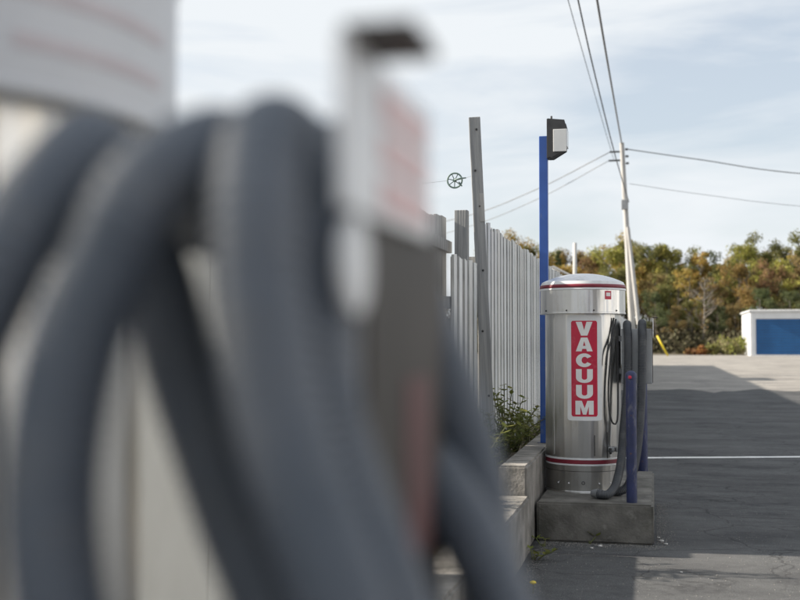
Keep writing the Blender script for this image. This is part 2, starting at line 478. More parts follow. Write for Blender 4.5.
# ------------------------------------------------------------------ kerb walls and pads
def block(name, x0, x1, y0, y1, z0, z1, m, label, cat, seed, group=None, chip=0.004):
    """a cast block with worn, slightly uneven edges"""
    bm = bmesh.new()
    bmesh.ops.create_cube(bm, size=1)
    for q in bm.verts:
        q.co = Vector(((x1-x0)*q.co.x, (y1-y0)*q.co.y, (z1-z0)*(q.co.z + 0.5)))
    bmesh.ops.bevel(bm, geom=bm.edges[:], offset=0.014, segments=2, affect='EDGES')
    L = max(x1-x0, y1-y0)
    axis = Vector((1, 0, 0)) if x1-x0 > y1-y0 else Vector((0, 1, 0))
    for k in range(1, int(L / 0.06)):
        p = axis * (-L/2 + k * 0.06)
        bmesh.ops.bisect_plane(bm, geom=bm.verts[:] + bm.edges[:] + bm.faces[:], plane_co=p, plane_no=axis)
    for q in bm.verts:
        w = q.co * 9 + Vector((seed, 0, 0))
        q.co += Vector((noise.noise(w), noise.noise(w + Vector((5, 0, 0))), noise.noise(w + Vector((0, 9, 0))) if q.co.z > 0.05 else 0)) * chip
    me = bpy.data.meshes.new(name); bm.to_mesh(me); bm.free()
    me.materials.append(m)
    return tag(link(name, me, None, ((x0+x1)/2, (y0+y1)/2, z0)), label, cat, group)

block('kerb_wall', -1.005, -0.82, 7.25, 16.0, 0.0, 0.56, M['concrete'],
      'taller concrete kerb wall running along the fence left of the steel vacuum', 'wall', 1)
block('kerb_wall', -1.03, -0.80, 1.8, 7.235, 0.0, 0.37, M['concrete'],
      'lower concrete kerb wall in front of the taller one, its top partly sunlit', 'wall', 4)
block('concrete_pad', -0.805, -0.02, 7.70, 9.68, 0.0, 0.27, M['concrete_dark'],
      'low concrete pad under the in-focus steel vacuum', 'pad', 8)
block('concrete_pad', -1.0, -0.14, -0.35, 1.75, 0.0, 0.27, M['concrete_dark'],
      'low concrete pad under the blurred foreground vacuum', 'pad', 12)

# ------------------------------------------------------------------ fence
FX = -1.35
fence = tag(empty('board_fence', (FX, 8.65, 0.4)), 'tall whitewashed fence of narrow upright boards receding behind the steel vacuum', 'fence')
boards = []
for k in range(3):
    b = MB()
    w, t, h = 0.132 - 0.006 * k, 0.018, 1.93
    b.add([(0, -w/2, 0), (t, -w/2, 0), (t, w/2, 0), (0, w/2, 0), (0, -w/2, h), (t, -w/2, h), (t, w/2, h - 0.012*(k-1)), (0, w/2, h - 0.012*(k-1))],
          [(3,2,1,0),(4,5,6,7),(0,1,5,4),(1,2,6,5),(2,3,7,6),(3,0,4,7)])
    for mm in ('board', 'board2', 'board3'):
        me = b.mesh('board', M[mm])
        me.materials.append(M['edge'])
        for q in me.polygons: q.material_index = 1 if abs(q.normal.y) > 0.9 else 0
        boards.append(me)
y = 8.72
cnt = 0
rest = MB()
while y < 62:
    dz = rnd.uniform(-0.022, 0.022); dx = rnd.uniform(-0.003, 0.003); tl = rnd.uniform(-0.006, 0.006)
    if y < 24:
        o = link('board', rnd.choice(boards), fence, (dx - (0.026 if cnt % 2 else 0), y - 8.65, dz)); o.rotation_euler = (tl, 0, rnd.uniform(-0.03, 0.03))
    else:
        rest.box(dx - 0.026 * (cnt % 2), dx + 0.018 - 0.026 * (cnt % 2), y - 8.65 - 0.065, y - 8.65 + 0.065, dz, 1.93 + dz)
    y += 0.101 + rnd.uniform(-0.008, 0.008); cnt += 1
ro = rest.build('far_boards', M['board'], fence); ro['kind'] = 'stuff'
for z in (0.35, 1.55):
    MB().box(-0.085, -0.032, 0.05, 53, z, z + 0.09).build('rail', M['grain'], fence)
for y in range(2, 54, 3):
    MB().box(-0.18, -0.087, y, y + 0.09, -0.1, 1.8).build('post', M['grain'], fence)

# tall leaning timber at the end of the fence
post = empty('timber_post', (-1.25, 8.58, 0.4))
MB().box(-0.045, 0.045, -0.04, 0.04, 0, 2.72).build('shaft', M['grain'], post, bevel=0.006)
for z, s in ((0.55, 1), (1.05, -1), (1.52, 1), (2.02, 1), (2.3, -1), (2.62, 1)):
    mb = MB(); mb.lathe([(0.004, 0), (0.009, 0.002), (0.009, 0.006), (0.001, 0.008)], 10, cap0=True)
    o = mb.build('nail_head', M['black'], post, loc=(0.012 * s, -0.04, z)); o.rotation_euler = (R(90), 0, 0)
MB().box(0.012, 0.046, -0.047, -0.041, 1.9, 2.12).build('splinter', M['timber'], post)
post.rotation_euler = (R(0.3), R(-2.5), R(8))
tag(post, 'tall leaning grey timber post rising above the fence end', 'post')

# short boards and the grey hoarding beside that post
low = tag(empty('low_fence', (-1.36, 7.50, 0.1)), 'short white pickets left of the tall leaning post', 'fence')
for i in range(10):
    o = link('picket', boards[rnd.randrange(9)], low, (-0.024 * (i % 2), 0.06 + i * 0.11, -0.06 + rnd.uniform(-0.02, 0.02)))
    o.rotation_euler = (0, 0, rnd.uniform(-0.04, 0.04))
MB().box(-0.06, -0.012, 0, 1.08, 1.5, 1.58).build('rail', M['grain'], low)
nf = tag(empty('panel_fence', (-1.36, 2.45, -0.25)), 'cream panel fence glimpsed between the blurred foreground hoses', 'fence')
plain = [b_.copy() for b_ in boards[:3]]
for me in plain:
    for q in me.polygons: q.material_index = 0
for i in range(3):
    MB().box(0, 0.02, i * 0.76, i * 0.76 + 0.755, 0.3, 1.93).build('panel', M['creampanel'], nf, bevel=0.003)
for z in (0.4, 1.4): MB().box(-0.06, -0.004, 0, 2.25, z, z + 0.09).build('rail', M['grain'], nf)
nf2 = tag(empty('board_fence', (-1.36, -0.9, 0.0)), 'pale board fence added to shade the lower hoses of the foreground vacuum', 'fence')  # unseen fence added so the lower near hoses fall in shade
for i in range(23):
    o = link('board', plain[0], nf2, (0, 0.06 + i * 0.1325, rnd.uniform(-0.01, 0.01)))
for z in (0.3, 1.3): MB().box(-0.06, -0.004, 0, 3.0, z, z + 0.09).build('rail', M['grain'], nf2)
hoard = tag(empty('board_hoarding', (-1.62, 7.38, 0.2)), 'tall grey boards behind the short pickets left of the leaning post', 'hoarding')
for i in range(6):
    w = 0.19
    MB().box(0, 0.028, i * 0.198, i * 0.198 + w, 0, 2.10 + (0.04 if i > 3 else 0) + rnd.uniform(-0.012, 0.012)).build('board', M['grain'], hoard, bevel=0.004)
MB().box(0.03, 0.07, 0.0, 1.2, 1.86, 1.95).build('rail', M['grain'], hoard, bevel=0.004)
p2 = MB().box(-0.05, 0.05, -0.045, 0.045, 0, 2.18).build('fence_post', M['grain'], loc=(-1.45, 8.45, 0.2), bevel=0.006)
tag(p2, 'short square grey post just left of the tall leaning post', 'post')

# clothesline pulley on its thin line
pu = empty('line_pulley', (-1.535, 8.62, 2.64))
ring = [(0.058 * math.cos(a), 0, 0.058 * math.sin(a)) for a in [2*math.pi*i/40 for i in range(41)]]
MB().tube(ring, 0.0068, 10, False).build('wheel_rim', M['pulley'], pu, True)
for i in range(7):
    a = 2 * math.pi * i / 7 + 0.2
    MB().tube([(0.008*math.cos(a), 0, 0.008*math.sin(a)), (0.055*math.cos(a), 0, 0.055*math.sin(a))], 0.0035, 8).build('spoke', M['pulley'], pu, True)
o = MB().lathe([(0.013, -0.014), (0.013, 0.014)], 16, cap0=True, cap1=True).build('hub', M['pulley'], pu, True, auto=40); o.rotation_euler = (R(90), 0, 0)
MB().tube([(0, -0.02, 0), (0.05, -0.02, 0.012), (0.09, 0, 0.018)], [0.008, 0.007, 0.005], 8).build('bracket', M['pulley'], pu, True)
MB().tube([(0.03, 0.014, -0.01), (0.055, 0.02, -0.045)], 0.005, 8).build('guide_arm', M['pulley'], pu, True)
tag(pu, 'small green spoked pulley wheel hanging in the air left of the leaning post', 'pulley')
tag(MB().tube([(-1.445, 8.62, 2.658), (-1.37, 8.58, 2.672)], 0.0012, 6).build('pulley_line', M['cable']), 'short thin line tying the pulley to the leaning post', 'line')
tag(MB().tube(spline([(-1.60, 8.62, 2.64), (-2.6, 8.7, 2.60), (-6.0, 9.0, 2.72)], 0.2), 0.0012, 6).build('washing_line', M['cable']), 'thin washing line running left from the pulley wheel', 'line')

# ------------------------------------------------------------------ lamp post
lp = empty('lamp_post', (-0.866, 8.95, 0.545))
MB().box(-0.034, 0.034, -0.034, 0.034, 0, 2.475).build('pole', M['blue'], lp, bevel=0.006)
MB().box(-0.055, 0.055, -0.055, 0.055, 0.003, 0.018).build('base_plate', M['navy'], lp)
hd = MB()
x0, x1 = 0.045, 0.185
sec = [(x0, 2.30), (x0 + 0.03, 2.30), (x1 - 0.01, 2.36), (x1, 2.42), (x1, 2.53), (x1 - 0.015, 2.585), (x0, 2.60)]
hd.add([(x, -0.085, z) for x, z in sec] + [(x, 0.085, z) for x, z in sec],
       [tuple(range(6, -1, -1))[::-1], tuple(range(13, 6, -1))] + [(i, (i+1) % 7, (i+1) % 7 + 7, i + 7) for i in range(7)])
head = hd.build('lamp_head', M['lampbody'], lp, bevel=0.005)
ls = MB().box(0.085, 0.192, -0.095, -0.082, 2.335, 2.515).build('lens', M['lens'], head, bevel=0.004)
MB().box(0.186, 0.194, -0.08, 0.08, 2.38, 2.52).build('side_lens', M['lens'], head, bevel=0.002)
MB().box(0.03, 0.05, -0.05, 0.05, 2.29, 2.61).build('back_plate', M['lampbody'], head, bevel=0.003)
MB().tube([(0.066, -0.02, 2.598), (0.066, -0.02, 2.635)], 0.008, 8).build('photocell', M['black'], head)
tag(lp, 'slim blue square lamp post with a dark wall-pack lamp on top', 'lamp post')

# ------------------------------------------------------------------ vacuums
def bend(bm, r, zc, ang):
    """wrap a flat (x, y) drawing onto an upright cylinder of radius r; ang is the facing direction"""
    for q in bm.verts:
        a = ang + q.co.x / r
        rr = r + q.co.z
        q.co = Vector((rr * math.cos(a), rr * math.sin(a), zc + q.co.y))

def curved_panel(w, h, r, z0, ang, t=0.0015, corner=0.0, name='panel', m=None, parent=None):
    nx = 24
    v, f = [], []
    for i in range(nx + 1):
        x = -w/2 + w * i / nx
        e = 0.0
        d = w/2 - abs(x)
        if corner and d < corner: e = corner - math.sqrt(max(0, corner**2 - (corner - d)**2))
        for rr in (r, r + t):
            a = ang + x / r
            for z in (z0 + e, z0 + h - e):
                v.append((rr * math.cos(a), rr * math.sin(a), z))
    for i in range(nx):
        a, b = 4*i, 4*i+4
        f += [(a+2, b+2, b+3, a+3), (a+1, b+1, b, a), (a+3, b+3, b+1, a+1), (a, b, b+2, a+2)]
    f += [(0, 2, 3, 1), (4*nx+1, 4*nx+3, 4*nx+2, 4*nx)]
    return MB().add(v, f).build(name, m, parent)

def letter_mesh(ch, w, h):
    mir = lambda P: [(1 - x, y) for x, y in reversed(P)]
    if ch == 'V': polys = [[(0, 1), (.36, 1), (.5, .40), (.64, 1), (1, 1), (.69, 0), (.31, 0)]]
    elif ch == 'A':
        half = [(.31, 1), (.5, 1), (.5, .74), (.425, .40), (.5, .40), (.5, .18), (.385, .18), (.345, 0), (0, 0)]
        polys = [half, mir(half)]
    elif ch == 'M':
        polys = [[(0, 0), (0, 1), (.35, 1), (.5, .46), (.65, 1), (1, 1), (1, 0), (.73, 0), (.73, .60), (.59, 0), (.41, 0), (.27, .60), (.27, 0)]]
    elif ch == 'U':
        arc = lambda rx, ry, a0, a1: [(.5 + rx * math.cos(R(a0 + (a1 - a0) * i / 12)), .38 + ry * math.sin(R(a0 + (a1 - a0) * i / 12))) for i in range(13)]
        polys = [[(0, 1), (.34, 1)] + arc(.16, .15, 180, 360) + [(.66, 1), (1, 1)] + arc(.5, .38, 360, 180)]
    else:
        polys = []
        ring = [((.5 + .5 * math.cos(R(t)), .5 + .5 * math.sin(R(t))), (.52 + .18 * math.cos(R(t)), .5 + .25 * math.sin(R(t)))) for t in [33 + 294 * i / 18 for i in range(19)]]
        for i in range(18): polys.append([ring[i][0], ring[i+1][0], ring[i+1][1], ring[i][1]])
    bm = bmesh.new()
    for P in polys:
        bm.faces.new([bm.verts.new(((x - .5) * w, (y - .5) * h, 0)) for x, y in P])
    bmesh.ops.triangulate(bm, faces=bm.faces[:])
    bmesh.ops.recalc_face_normals(bm, faces=bm.faces[:])
    return bm

RB, RH = 0.28, 0.316
FACE = R(-90 + 3)        # the decal looks at the photographer
def make_vacuum(loc, label, focus, off=(0, 0, 0)):
    v = tag(empty('car_wash_vacuum', loc), label, 'vacuum', 'coin vacuums along the kerb wall')
    drum = MB().lathe([(RB - 0.004, 0.0), (RB, 0.004), (RB, 1.31)], 96).build('drum', M['steel'], v, True, auto=50)
    MB().lathe([(RB + 0.001, 0.0), (RB + 0.006, 0.0), (RB + 0.006, 0.012), (RB + 0.001, 0.016)], 96).build('base_ring', M['steel'], drum, True, auto=40)
    hood = MB().lathe([(RB + 0.002, 1.302), (RH, 1.30), (RH + 0.003, 1.303), (RH + 0.003, 1.310), (RH, 1.313), (RH, 1.475)], 96).build('hood', M['steel' if focus else 'hoodgrey'], v, True, auto=40)
    MB().lathe([(RH, 1.4752), (RH + 0.004, 1.478), (RH + 0.004, 1.486), (RH + 0.002, 1.490), (RH - 0.003, 1.518), (RH - 0.014, 1.540)], 96).build('hood_rim', M['white'], hood, True, auto=50)
    MB().lathe([(RH + 0.002, 1.4915), (RH + 0.0042, 1.492), (RH - 0.0003, 1.517), (RH - 0.0025, 1.5175)], 96).build('stripe', M['maroon'], hood, True)
    prof = []
    for i in range(15):
        r = (RH - 0.0145) * (1 - i / 14)
        prof.append((r, 1.540 + 0.068 * (1 - (r / (RH - 0.0145)) ** 2.2)))
    prof[-1] = (0.001, prof[-1][1])
    MB().lathe(prof, 96, cap1=True).build('dome', M['dome'], v, True, auto=60)
    for k in range(10 if focus else 0):
        a = R(-90 + 18 + 36 * k)
        o = MB().lathe([(0.006, 0), (0.006, 0.003), (0.003, 0.005)], 10, cap1=True).build('rivet', M['black'], hood, loc=((RH + 0.001) * math.cos(a), (RH + 0.001) * math.sin(a), 1.325))
        o.rotation_euler = (0, R(90), a)
    # bands round the foot of the drum
    for z0, z1, m, nm in ((0.198, 0.210, 'white', 'band'), (0.2105, 0.2395, 'maroon', 'band'), (0.240, 0.252, 'white', 'band')):
        MB().lathe([(RB, z0), (RB + 0.0022, z0 + 0.0005), (RB + 0.0022, z1 - 0.0005), (RB, z1)], 96).build(nm, M[m], drum, True, auto=40)
    # lid seam, door edges, drain hole, lock
    MB().lathe([(RB, 0.155), (RB + 0.0015, 0.156), (RB + 0.0015, 0.158), (RB, 0.159)], 96).build('seam', M['darkpanel'], drum, True)
    for da, z0, z1 in ((17, 0.27, 0.42), (38, 0.20, 0.44)):
        curved_panel(0.007, z1 - z0, RB, z0, FACE + R(da), 0.002, name='door_edge', m=M['black'], parent=drum)
    curved_panel(0.016, 1.0, RB, 0.27, FACE + R(-50), 0.003, name='drum_seam', m=M['steel'], parent=drum)
    a = FACE + R(0)
    o = MB().lathe([(0.013, 0), (0.013, 0.004), (0.009, 0.005), (0.009, -0.01)], 16, cap1=True).build('drain_plug', M['black'], drum, loc=(RB * math.cos(a), RB * math.sin(a), 0.075))
    o.rotation_euler = (0, R(90), a)
    for da in (-40, -22, 24, 44):
        a = FACE + R(da)
        o = MB().lathe([(0.006, 0), (0.006, 0.003), (0.002, 0.005)], 8, cap1=True).build('bolt', M['white'], drum, loc=(RB * math.cos(a), RB * math.sin(a), 0.07))
        o.rotation_euler = (0, R(90), a)
    a = FACE + R(47)
    lk = empty('lock', (RB * math.cos(a), RB * math.sin(a), 0.315)); lk.parent = v; lk.rotation_euler = (0, 0, a)
    # decal with stacked letters
    dc = curved_panel(0.255, 0.765, RB, 0.525, FACE + R(3), 0.0015, 0.012, 'decal', M['white'], v)
    curved_panel(0.19, 0.695, RB + 0.0016, 0.555, FACE + R(2.5), 0.001, 0.012, 'red_field', M['red'], dc)
    for i, ch in enumerate('VACUUM'):
        bm = letter_mesh(ch, 0.122 if ch != 'M' else 0.132, 0.100)
        for k in range(-6, 7):
            bmesh.ops.bisect_plane(bm, geom=bm.verts[:] + bm.edges[:] + bm.faces[:], plane_co=(k * 0.01, 0, 0), plane_no=(1, 0, 0))
        bend(bm, RB + 0.0040, 1.192 - i * 0.1145, FACE + R(2.5))
        me = bpy.data.meshes.new('letter'); bm.to_mesh(me); bm.free(); me.materials.append(M['letter'])
        link('letter', me, dc)
    # small red sticker on the hood
    st = curved_panel(0.055, 0.062, RH, 1.405, FACE + R(36), 0.0015, name='sticker', m=M['red'], parent=hood)
    curved_panel(0.036, 0.026, RH + 0.0016, 1.428, FACE + R(36), 0.001, name='sticker_print', m=M['letter'], parent=st)
    # hanger box beside the drum
    def obox(x0, x1, y0, y1, z0, z1): return MB().box(x0 + off[0], x1 + off[0], y0 + off[1], y1 + off[1], z0 + off[2], z1 + off[2])
    bx = obox(0.287 if focus else 0.47, 0.508, -0.135, 0.06 if focus else 0.105, 0.79, 1.192).build('hanger_box', M['greypaint'], v, bevel=0.006)
    obox(0.5085, 0.512, -0.128, 0.053 if focus else 0.098, 0.797, 1.186).build('side_panel', M['darkpanel'], v, bevel=0.001)
    if focus:
        for z in (0.86, 1.10): obox(0.262, 0.2865, -0.07, 0.0, z, z + 0.04).build('bracket', M['greypaint'], v)
    else:
        for y in (-0.09, 0.03):
            MB().tube([(0.16, y + off[1] + 0.10, 1.192 + off[2]), (0.20 + off[0], y + off[1], 1.184 + off[2]), (0.469 + off[0], y + off[1], 1.184 + off[2])], 0.010, 12).build('hanger_bar', M['greypaint'], v, True)
    if not focus: obox(0.395, 0.465, -0.10, -0.07, 1.160, 1.228).build('hose_shade_plate', M['darkpanel'], v, bevel=0.004)  # made-up dark plate standing in for shaded hoses in the gap
    sg = obox(0.5125, 0.518, -0.195, 0.02, 1.178, 1.268).build('hook_plate', M['white'], v, bevel=0.001)
    obox(0.5125, 0.551, -0.185, -0.122, 1.2685, 1.275).build('hook_tab', M['darkpanel'], v, bevel=0.001)
    for z0, z1 in ((1.185, 1.205), (1.212, 1.230), (1.237, 1.256)):
        obox(0.5182, 0.5195, -0.12, 0.0, z0, z1).build('print', M['pinkprint'], sg)
    n = 20
    tv = [(0.5125 + off[0], -0.168 + 0.024 * math.cos(2*math.pi*i/n) + off[1], 1.150 + 0.027 * math.sin(2*math.pi*i/n) + off[2]) for i in range(n)]
    tv += [(q[0] + 0.005, q[1], q[2]) for q in tv]
    MB().add(tv, [tuple(range(n, 2*n)), tuple(range(n - 1, -1, -1))] + [(i, (i+1) % n, (i+1) % n + n, i + n) for i in range(n)]).build('plate_tongue', M['white'], v)
    return v, bx, lk

HR = 0.031
far, far_box, far_lock = make_vacuum((-0.53, 8.45, 0.27), 'upright stainless steel vacuum in focus with red VACUUM sign', True)
for z in (0.02, -0.02):
    o = MB().lathe([(0.02, 0), (0.02, 0.03), (0.012, 0.036)], 16, cap1=True).build('lock_knob', M['greypaint'], far_lock, True, auto=40, loc=(0.002, z * 1.2, 0)); o.rotation_euler = (0, R(90), 0)
MB().box(0.02, 0.035, -0.06, 0.06, -0.012, 0.012).build('lock_bar', M['black'], far_lock, bevel=0.003)
MB().tube([(0.03, -0.05, 0), (0.04, -0.055, -0.03)], 0.008, 8).build('lock_handle', M['black'], far_lock, True)
A = [(0.321, 0.14, 0.90), (0.324, 0.11, 1.12), (0.327, 0.05, 1.21), (0.327, -0.04, 1.226), (0.329, -0.12, 1.205), (0.337, -0.175, 1.09), (0.330, -0.18, 0.783), (0.300, -0.21, 0.458), (0.285, -0.30, 0.25), (0.25, -0.43, 0.09), (0.205, -0.52, 0.036), (0.165, -0.545, 0.033), (0.125, -0.52, 0.033)]
B = [(0.432, 0.14, 0.90), (0.434, 0.11, 1.12), (0.436, 0.05, 1.215), (0.436, -0.04, 1.234), (0.437, -0.12, 1.21), (0.438, -0.18, 1.08), (0.428, -0.185, 0.675), (0.398, -0.25, 0.32), (0.345, -0.33, 0.10), (0.28, -0.36, 0.036), (0.20, -0.36, 0.033)]
link('hose', hose_mesh('hose', A, HR, 0.011, M['hose_dark']), far)
link('hose', hose_mesh('hose', B, HR, 0.011, M['hose_dark']), far)
noz = spline([(0.135, -0.527, 0.036), (0.115, -0.516, 0.036), (0.085, -0.498, 0.032)], 0.01)
MB().tube(noz, [0.036 - 0.012 * i / len(noz) for i in range(len(noz))], 18).build('nozzle', M['hose_grey'], far, True, auto=50)
MB().tube(spline([(0.235, -0.17, 1.272), (0.222, -0.205, 1.10), (0.196, -0.225, 0.783), (0.202, -0.23, 0.588), (0.230, -0.225, 0.502), (0.258, -0.205, 0.544), (0.262, -0.16, 0.818), (0.262, -0.13, 1.11)], 0.02), 0.0065, 10).build('cable', M['black'], far, True)
MB().tube(spline([(0.250, -0.15, 1.262), (0.233, -0.195, 1.16), (0.190, -0.235, 1.02), (0.178, -0.245, 0.92)], 0.02), 0.007, 10).build('cable', M['black'], far, True)


NOFF = Vector((0.130, -0.265, -0.02))
near, near_box, near_lock = make_vacuum((-0.80, 1.0, 0.29), 'blurred near vacuum with grey corrugated hoses looped over its hanger box', False, NOFF)
H1 = [(0.283, 0.06, 1.17), (0.285, 0.05, 1.195), (0.292, 0.02, 1.222), (0.319, -0.08, 1.226), (0.350, -0.160, 1.208), (0.343, -0.205, 1.165), (0.322, -0.212, 1.121), (0.288, -0.212, 1.062), (0.258, -0.212, 0.970), (0.25, -0.21, 0.854)]
H2 = [(0.375, 0.07, 1.16), (0.378, 0.06, 1.19), (0.388, 0.02, 1.225), (0.410, -0.08, 1.224), (0.427, -0.165, 1.207), (0.413, -0.208, 1.180), (0.399, -0.215, 1.146), (0.382, -0.217, 1.105), (0.371, -0.217, 1.064), (0.367, -0.215, 1.022), (0.371, -0.212, 0.975), (0.383, -0.212, 0.913)]
H4 = [(0.243, 0.09, 1.19), (0.247, 0.075, 1.21), (0.257, 0.055, 1.226), (0.287, -0.015, 1.232), (0.325, -0.070, 1.208), (0.346, -0.080, 1.174), (0.365, -0.085, 1.135), (0.379, -0.085, 1.097), (0.395, -0.085, 1.054), (0.416, -0.085, 0.999), (0.438, -0.085, 0.946), (0.449, -0.085, 0.880)]
H5 = [(0.425, 0.07, 1.16), (0.428, 0.06, 1.19), (0.434, 0.02, 1.226), (0.446, -0.08, 1.230), (0.466, -0.165, 1.212), (0.474, -0.205, 1.182), (0.479, -0.217, 1.130), (0.489, -0.219, 1.080), (0.504, -0.219, 1.032), (0.523, -0.217, 0.983), (0.537, -0.21, 0.925)]
H6 = [(0.478, 0.07, 1.16), (0.478, 0.06, 1.19), (0.480, 0.02, 1.224), (0.482, -0.06, 1.222), (0.484, -0.135, 1.208), (0.486, -0.160, 1.175), (0.488, -0.166, 1.121), (0.498, -0.168, 1.063), (0.520, -0.175, 1.010), (0.543, -0.18, 0.956), (0.555, -0.18, 0.903)]
H7 = [(0.465, 0.02, 1.218), (0.468, 0.06, 1.216), (0.474, 0.09, 1.192), (0.484, 0.108, 1.150), (0.500, 0.125, 1.100), (0.520, 0.135, 1.040), (0.533, 0.135, 0.984), (0.543, 0.135, 0.906), (0.550, 0.135, 0.70), (0.55, 0.10, 0.30), (0.50, -0.02, 0.06), (0.42, -0.12, 0.03), (0.33, -0.16, 0.03)]
H8 = [(0.470, 0.13, 1.10), (0.480, 0.12, 1.037), (0.510, 0.10, 1.000), (0.545, 0.075, 0.952), (0.570, 0.06, 0.895), (0.580, 0.05, 0.795), (0.565, 0.03, 0.60)]
NR = 0.0245
def near_hose(pts, dz=0.006): link('hose', hose_mesh('hose', [Vector(p) + NOFF + Vector((0, 0, dz if p[2] > 1.1 else 0)) for p in pts], NR, 0.008, M['hose'], 24), near)
near_hose(H1 + [(0.26, -0.21, 0.6), (0.30, -0.22, 0.38), (0.36, -0.23, 0.33), (0.42, -0.22, 0.42), (0.41, -0.215, 0.65)] + H2[::-1])
near_hose(H4 + [(0.48, -0.11, 0.72), (0.53, -0.16, 0.50), (0.59, -0.22, 0.44), (0.60, -0.22, 0.55), (0.57, -0.21, 0.78)] + H5[::-1])
near_hose(H6 + [(0.575, -0.16, 0.70), (0.60, -0.10, 0.45), (0.60, -0.02, 0.42)] + H8[::-1], 0.0)
link('hose', hose_mesh('hose', [Vector(p) + NOFF for p in H7], 0.026, 0.008, M['hose'], 24), near)
# labels on the near box
MB().box(0.5122 + NOFF.x, 0.5135 + NOFF.x, -0.03 + NOFF.y, 0.046 + NOFF.y, 0.965 + NOFF.z, 1.085 + NOFF.z).build('side_label', M['dullred'], near)
for z0, a0, w in ((1.340, 74, 0.20), (1.385, 70, 0.26)):
    curved_panel(w, 0.013, RH, z0, FACE + R(a0), 0.0012, name='hood_print', m=M['palepink'], parent=near)

# ------------------------------------------------------------------ bollards
def bollard(loc, r, h, label):
    b = tag(empty('bollard', loc), label, 'bollard', 'blue bollards by the vacuum')
    MB().lathe([(r, 0.0), (r, h - r * 0.8)], 28).build('post', M['navy'], b, True)
    prof = [(r + 0.004, h - r * 0.9), (r + 0.004, h - r * 0.3)] + [((r + 0.004) * math.cos(t), h - r * 0.3 + r * math.sin(t)) for t in [math.pi/2*i/8 for i in range(1, 9)]]
    prof[-1] = (0.0005, prof[-1][1])
    c = MB().lathe(prof, 28, cap1=True).build('cap', M['navy'], b, True)
    return b, c
b1, c1 = bollard((-0.165, 7.80, 0.27), 0.036, 0.875, 'navy blue bollard with rounded cap at the front corner of the pad')
o = MB().lathe([(0.012, 0), (0.012, 0.004), (0.004, 0.007)], 12, cap1=True).build('reflector', M['red'], b1, loc=(-0.006, -0.040, 0.855)); o.rotation_euler = (R(75), 0, 0)
bollard((-0.115, 9.80, 0.0), 0.044, 1.25, 'dark navy bollard behind the pad, below the grey hanger box')

# ------------------------------------------------------------------ utility pole and wires
up = empty('utility_pole', (-0.80, 45, 0))
MB().tube([(0, 0, 0), (-0.44, 0, 9.25)], [0.135, 0.09], 20).build('pole', M['timber'], up, True, auto=50)
MB().tube([(0.36, -0.4, 0.0), (0.07, -0.25, 3.0), (-0.22, -0.13, 5.85)], [0.085, 0.08, 0.07], 16).build('brace_pole', M['timber'], up, True, auto=50)
for z in (8.98, 8.70, 8.42):
    x = -0.44 * z / 9.25
    o = MB().lathe([(0.02, 0), (0.05, 0.02), (0.05, 0.05), (0.03, 0.06), (0.05, 0.08), (0.045, 0.11), (0.015, 0.13)], 12, cap1=True).build('insulator', M['insul'], up, True, loc=(x + 0.11, -0.02, z)); o.rotation_euler = (0, R(90), 0)
for z, dx in ((8.9, -0.5), (8.55, -0.55)):
    x = -0.44 * z / 9.25
    MB().box(x + dx, x - 0.10, -0.04, 0.04, z - 0.03, z + 0.03).build('bracket', M['wire'], up)
MB().box(-0.47, -0.20, -0.24, -0.125, 6.55, 6.95).build('junction_box', M['greypaint'], up, bevel=0.02)
tag(up, 'pale leaning timber utility pole with a brace pole behind the vacuum', 'utility pole')

def wire(pts, r, label, m='wire'):
    tag(MB().tube(spline(pts, 0.6), r, 8).build('overhead_wire', M[m], None, True), label, 'wire', 'overhead wires')
wire([(-1.24, 44.9, 9.2), (-1.19, 34, 8.85), (-1.146, 23.71, 8.6), (-1.12, 10, 8.75), (-1.1, -4, 9.2)], 0.026, 'thick grey cable from the pole top, rightmost of the three overhead', 'cable')
wire([(-0.98, 44.8, 6.85), (-1.22, 36, 7.35), (-1.40, 29, 7.95), (-1.54, 23.62, 8.6), (-1.8, 12, 10.2), (-2.1, -4, 12.6)], 0.017, 'dark overhead wire in the middle of the three running up', 'wire')
wire([(-1.55, 44.9, 8.55), (-1.64, 34, 8.5), (-1.747, 23.57, 8.6), (-1.85, 10, 8.8), (-2.0, -4, 9.3)], 0.009, 'thin overhead wire, leftmost of the three running up', 'wire')
wire([(-1.1, 45, 9.0), (1.86, 45.6, 8.55), (6.0, 46.4, 7.95), (16, 48, 7.2), (30, 50, 7.2)], 0.02, 'sagging grey cable from the pole top to the right edge', 'cable')
wire([(-0.95, 45, 7.6), (1.9, 47, 7.35), (6.3, 49, 6.95), (16, 53, 6.5), (30, 57, 6.6)], 0.009, 'faint lower wire running right from the pole', 'cable')
wire([(-1.7, 45, 8.9), (-5.0, 47, 7.7), (-9.0, 50, 6.9), (-18, 56, 6.3)], 0.018, 'upper cable running left and down from the pole top', 'cable')
wire([(-1.75, 45, 8.55), (-5.0, 47.5, 7.35), (-9.2, 51, 6.45), (-18, 58, 5.6)], 0.014, 'lower cable running left and down from the pole top', 'cable')

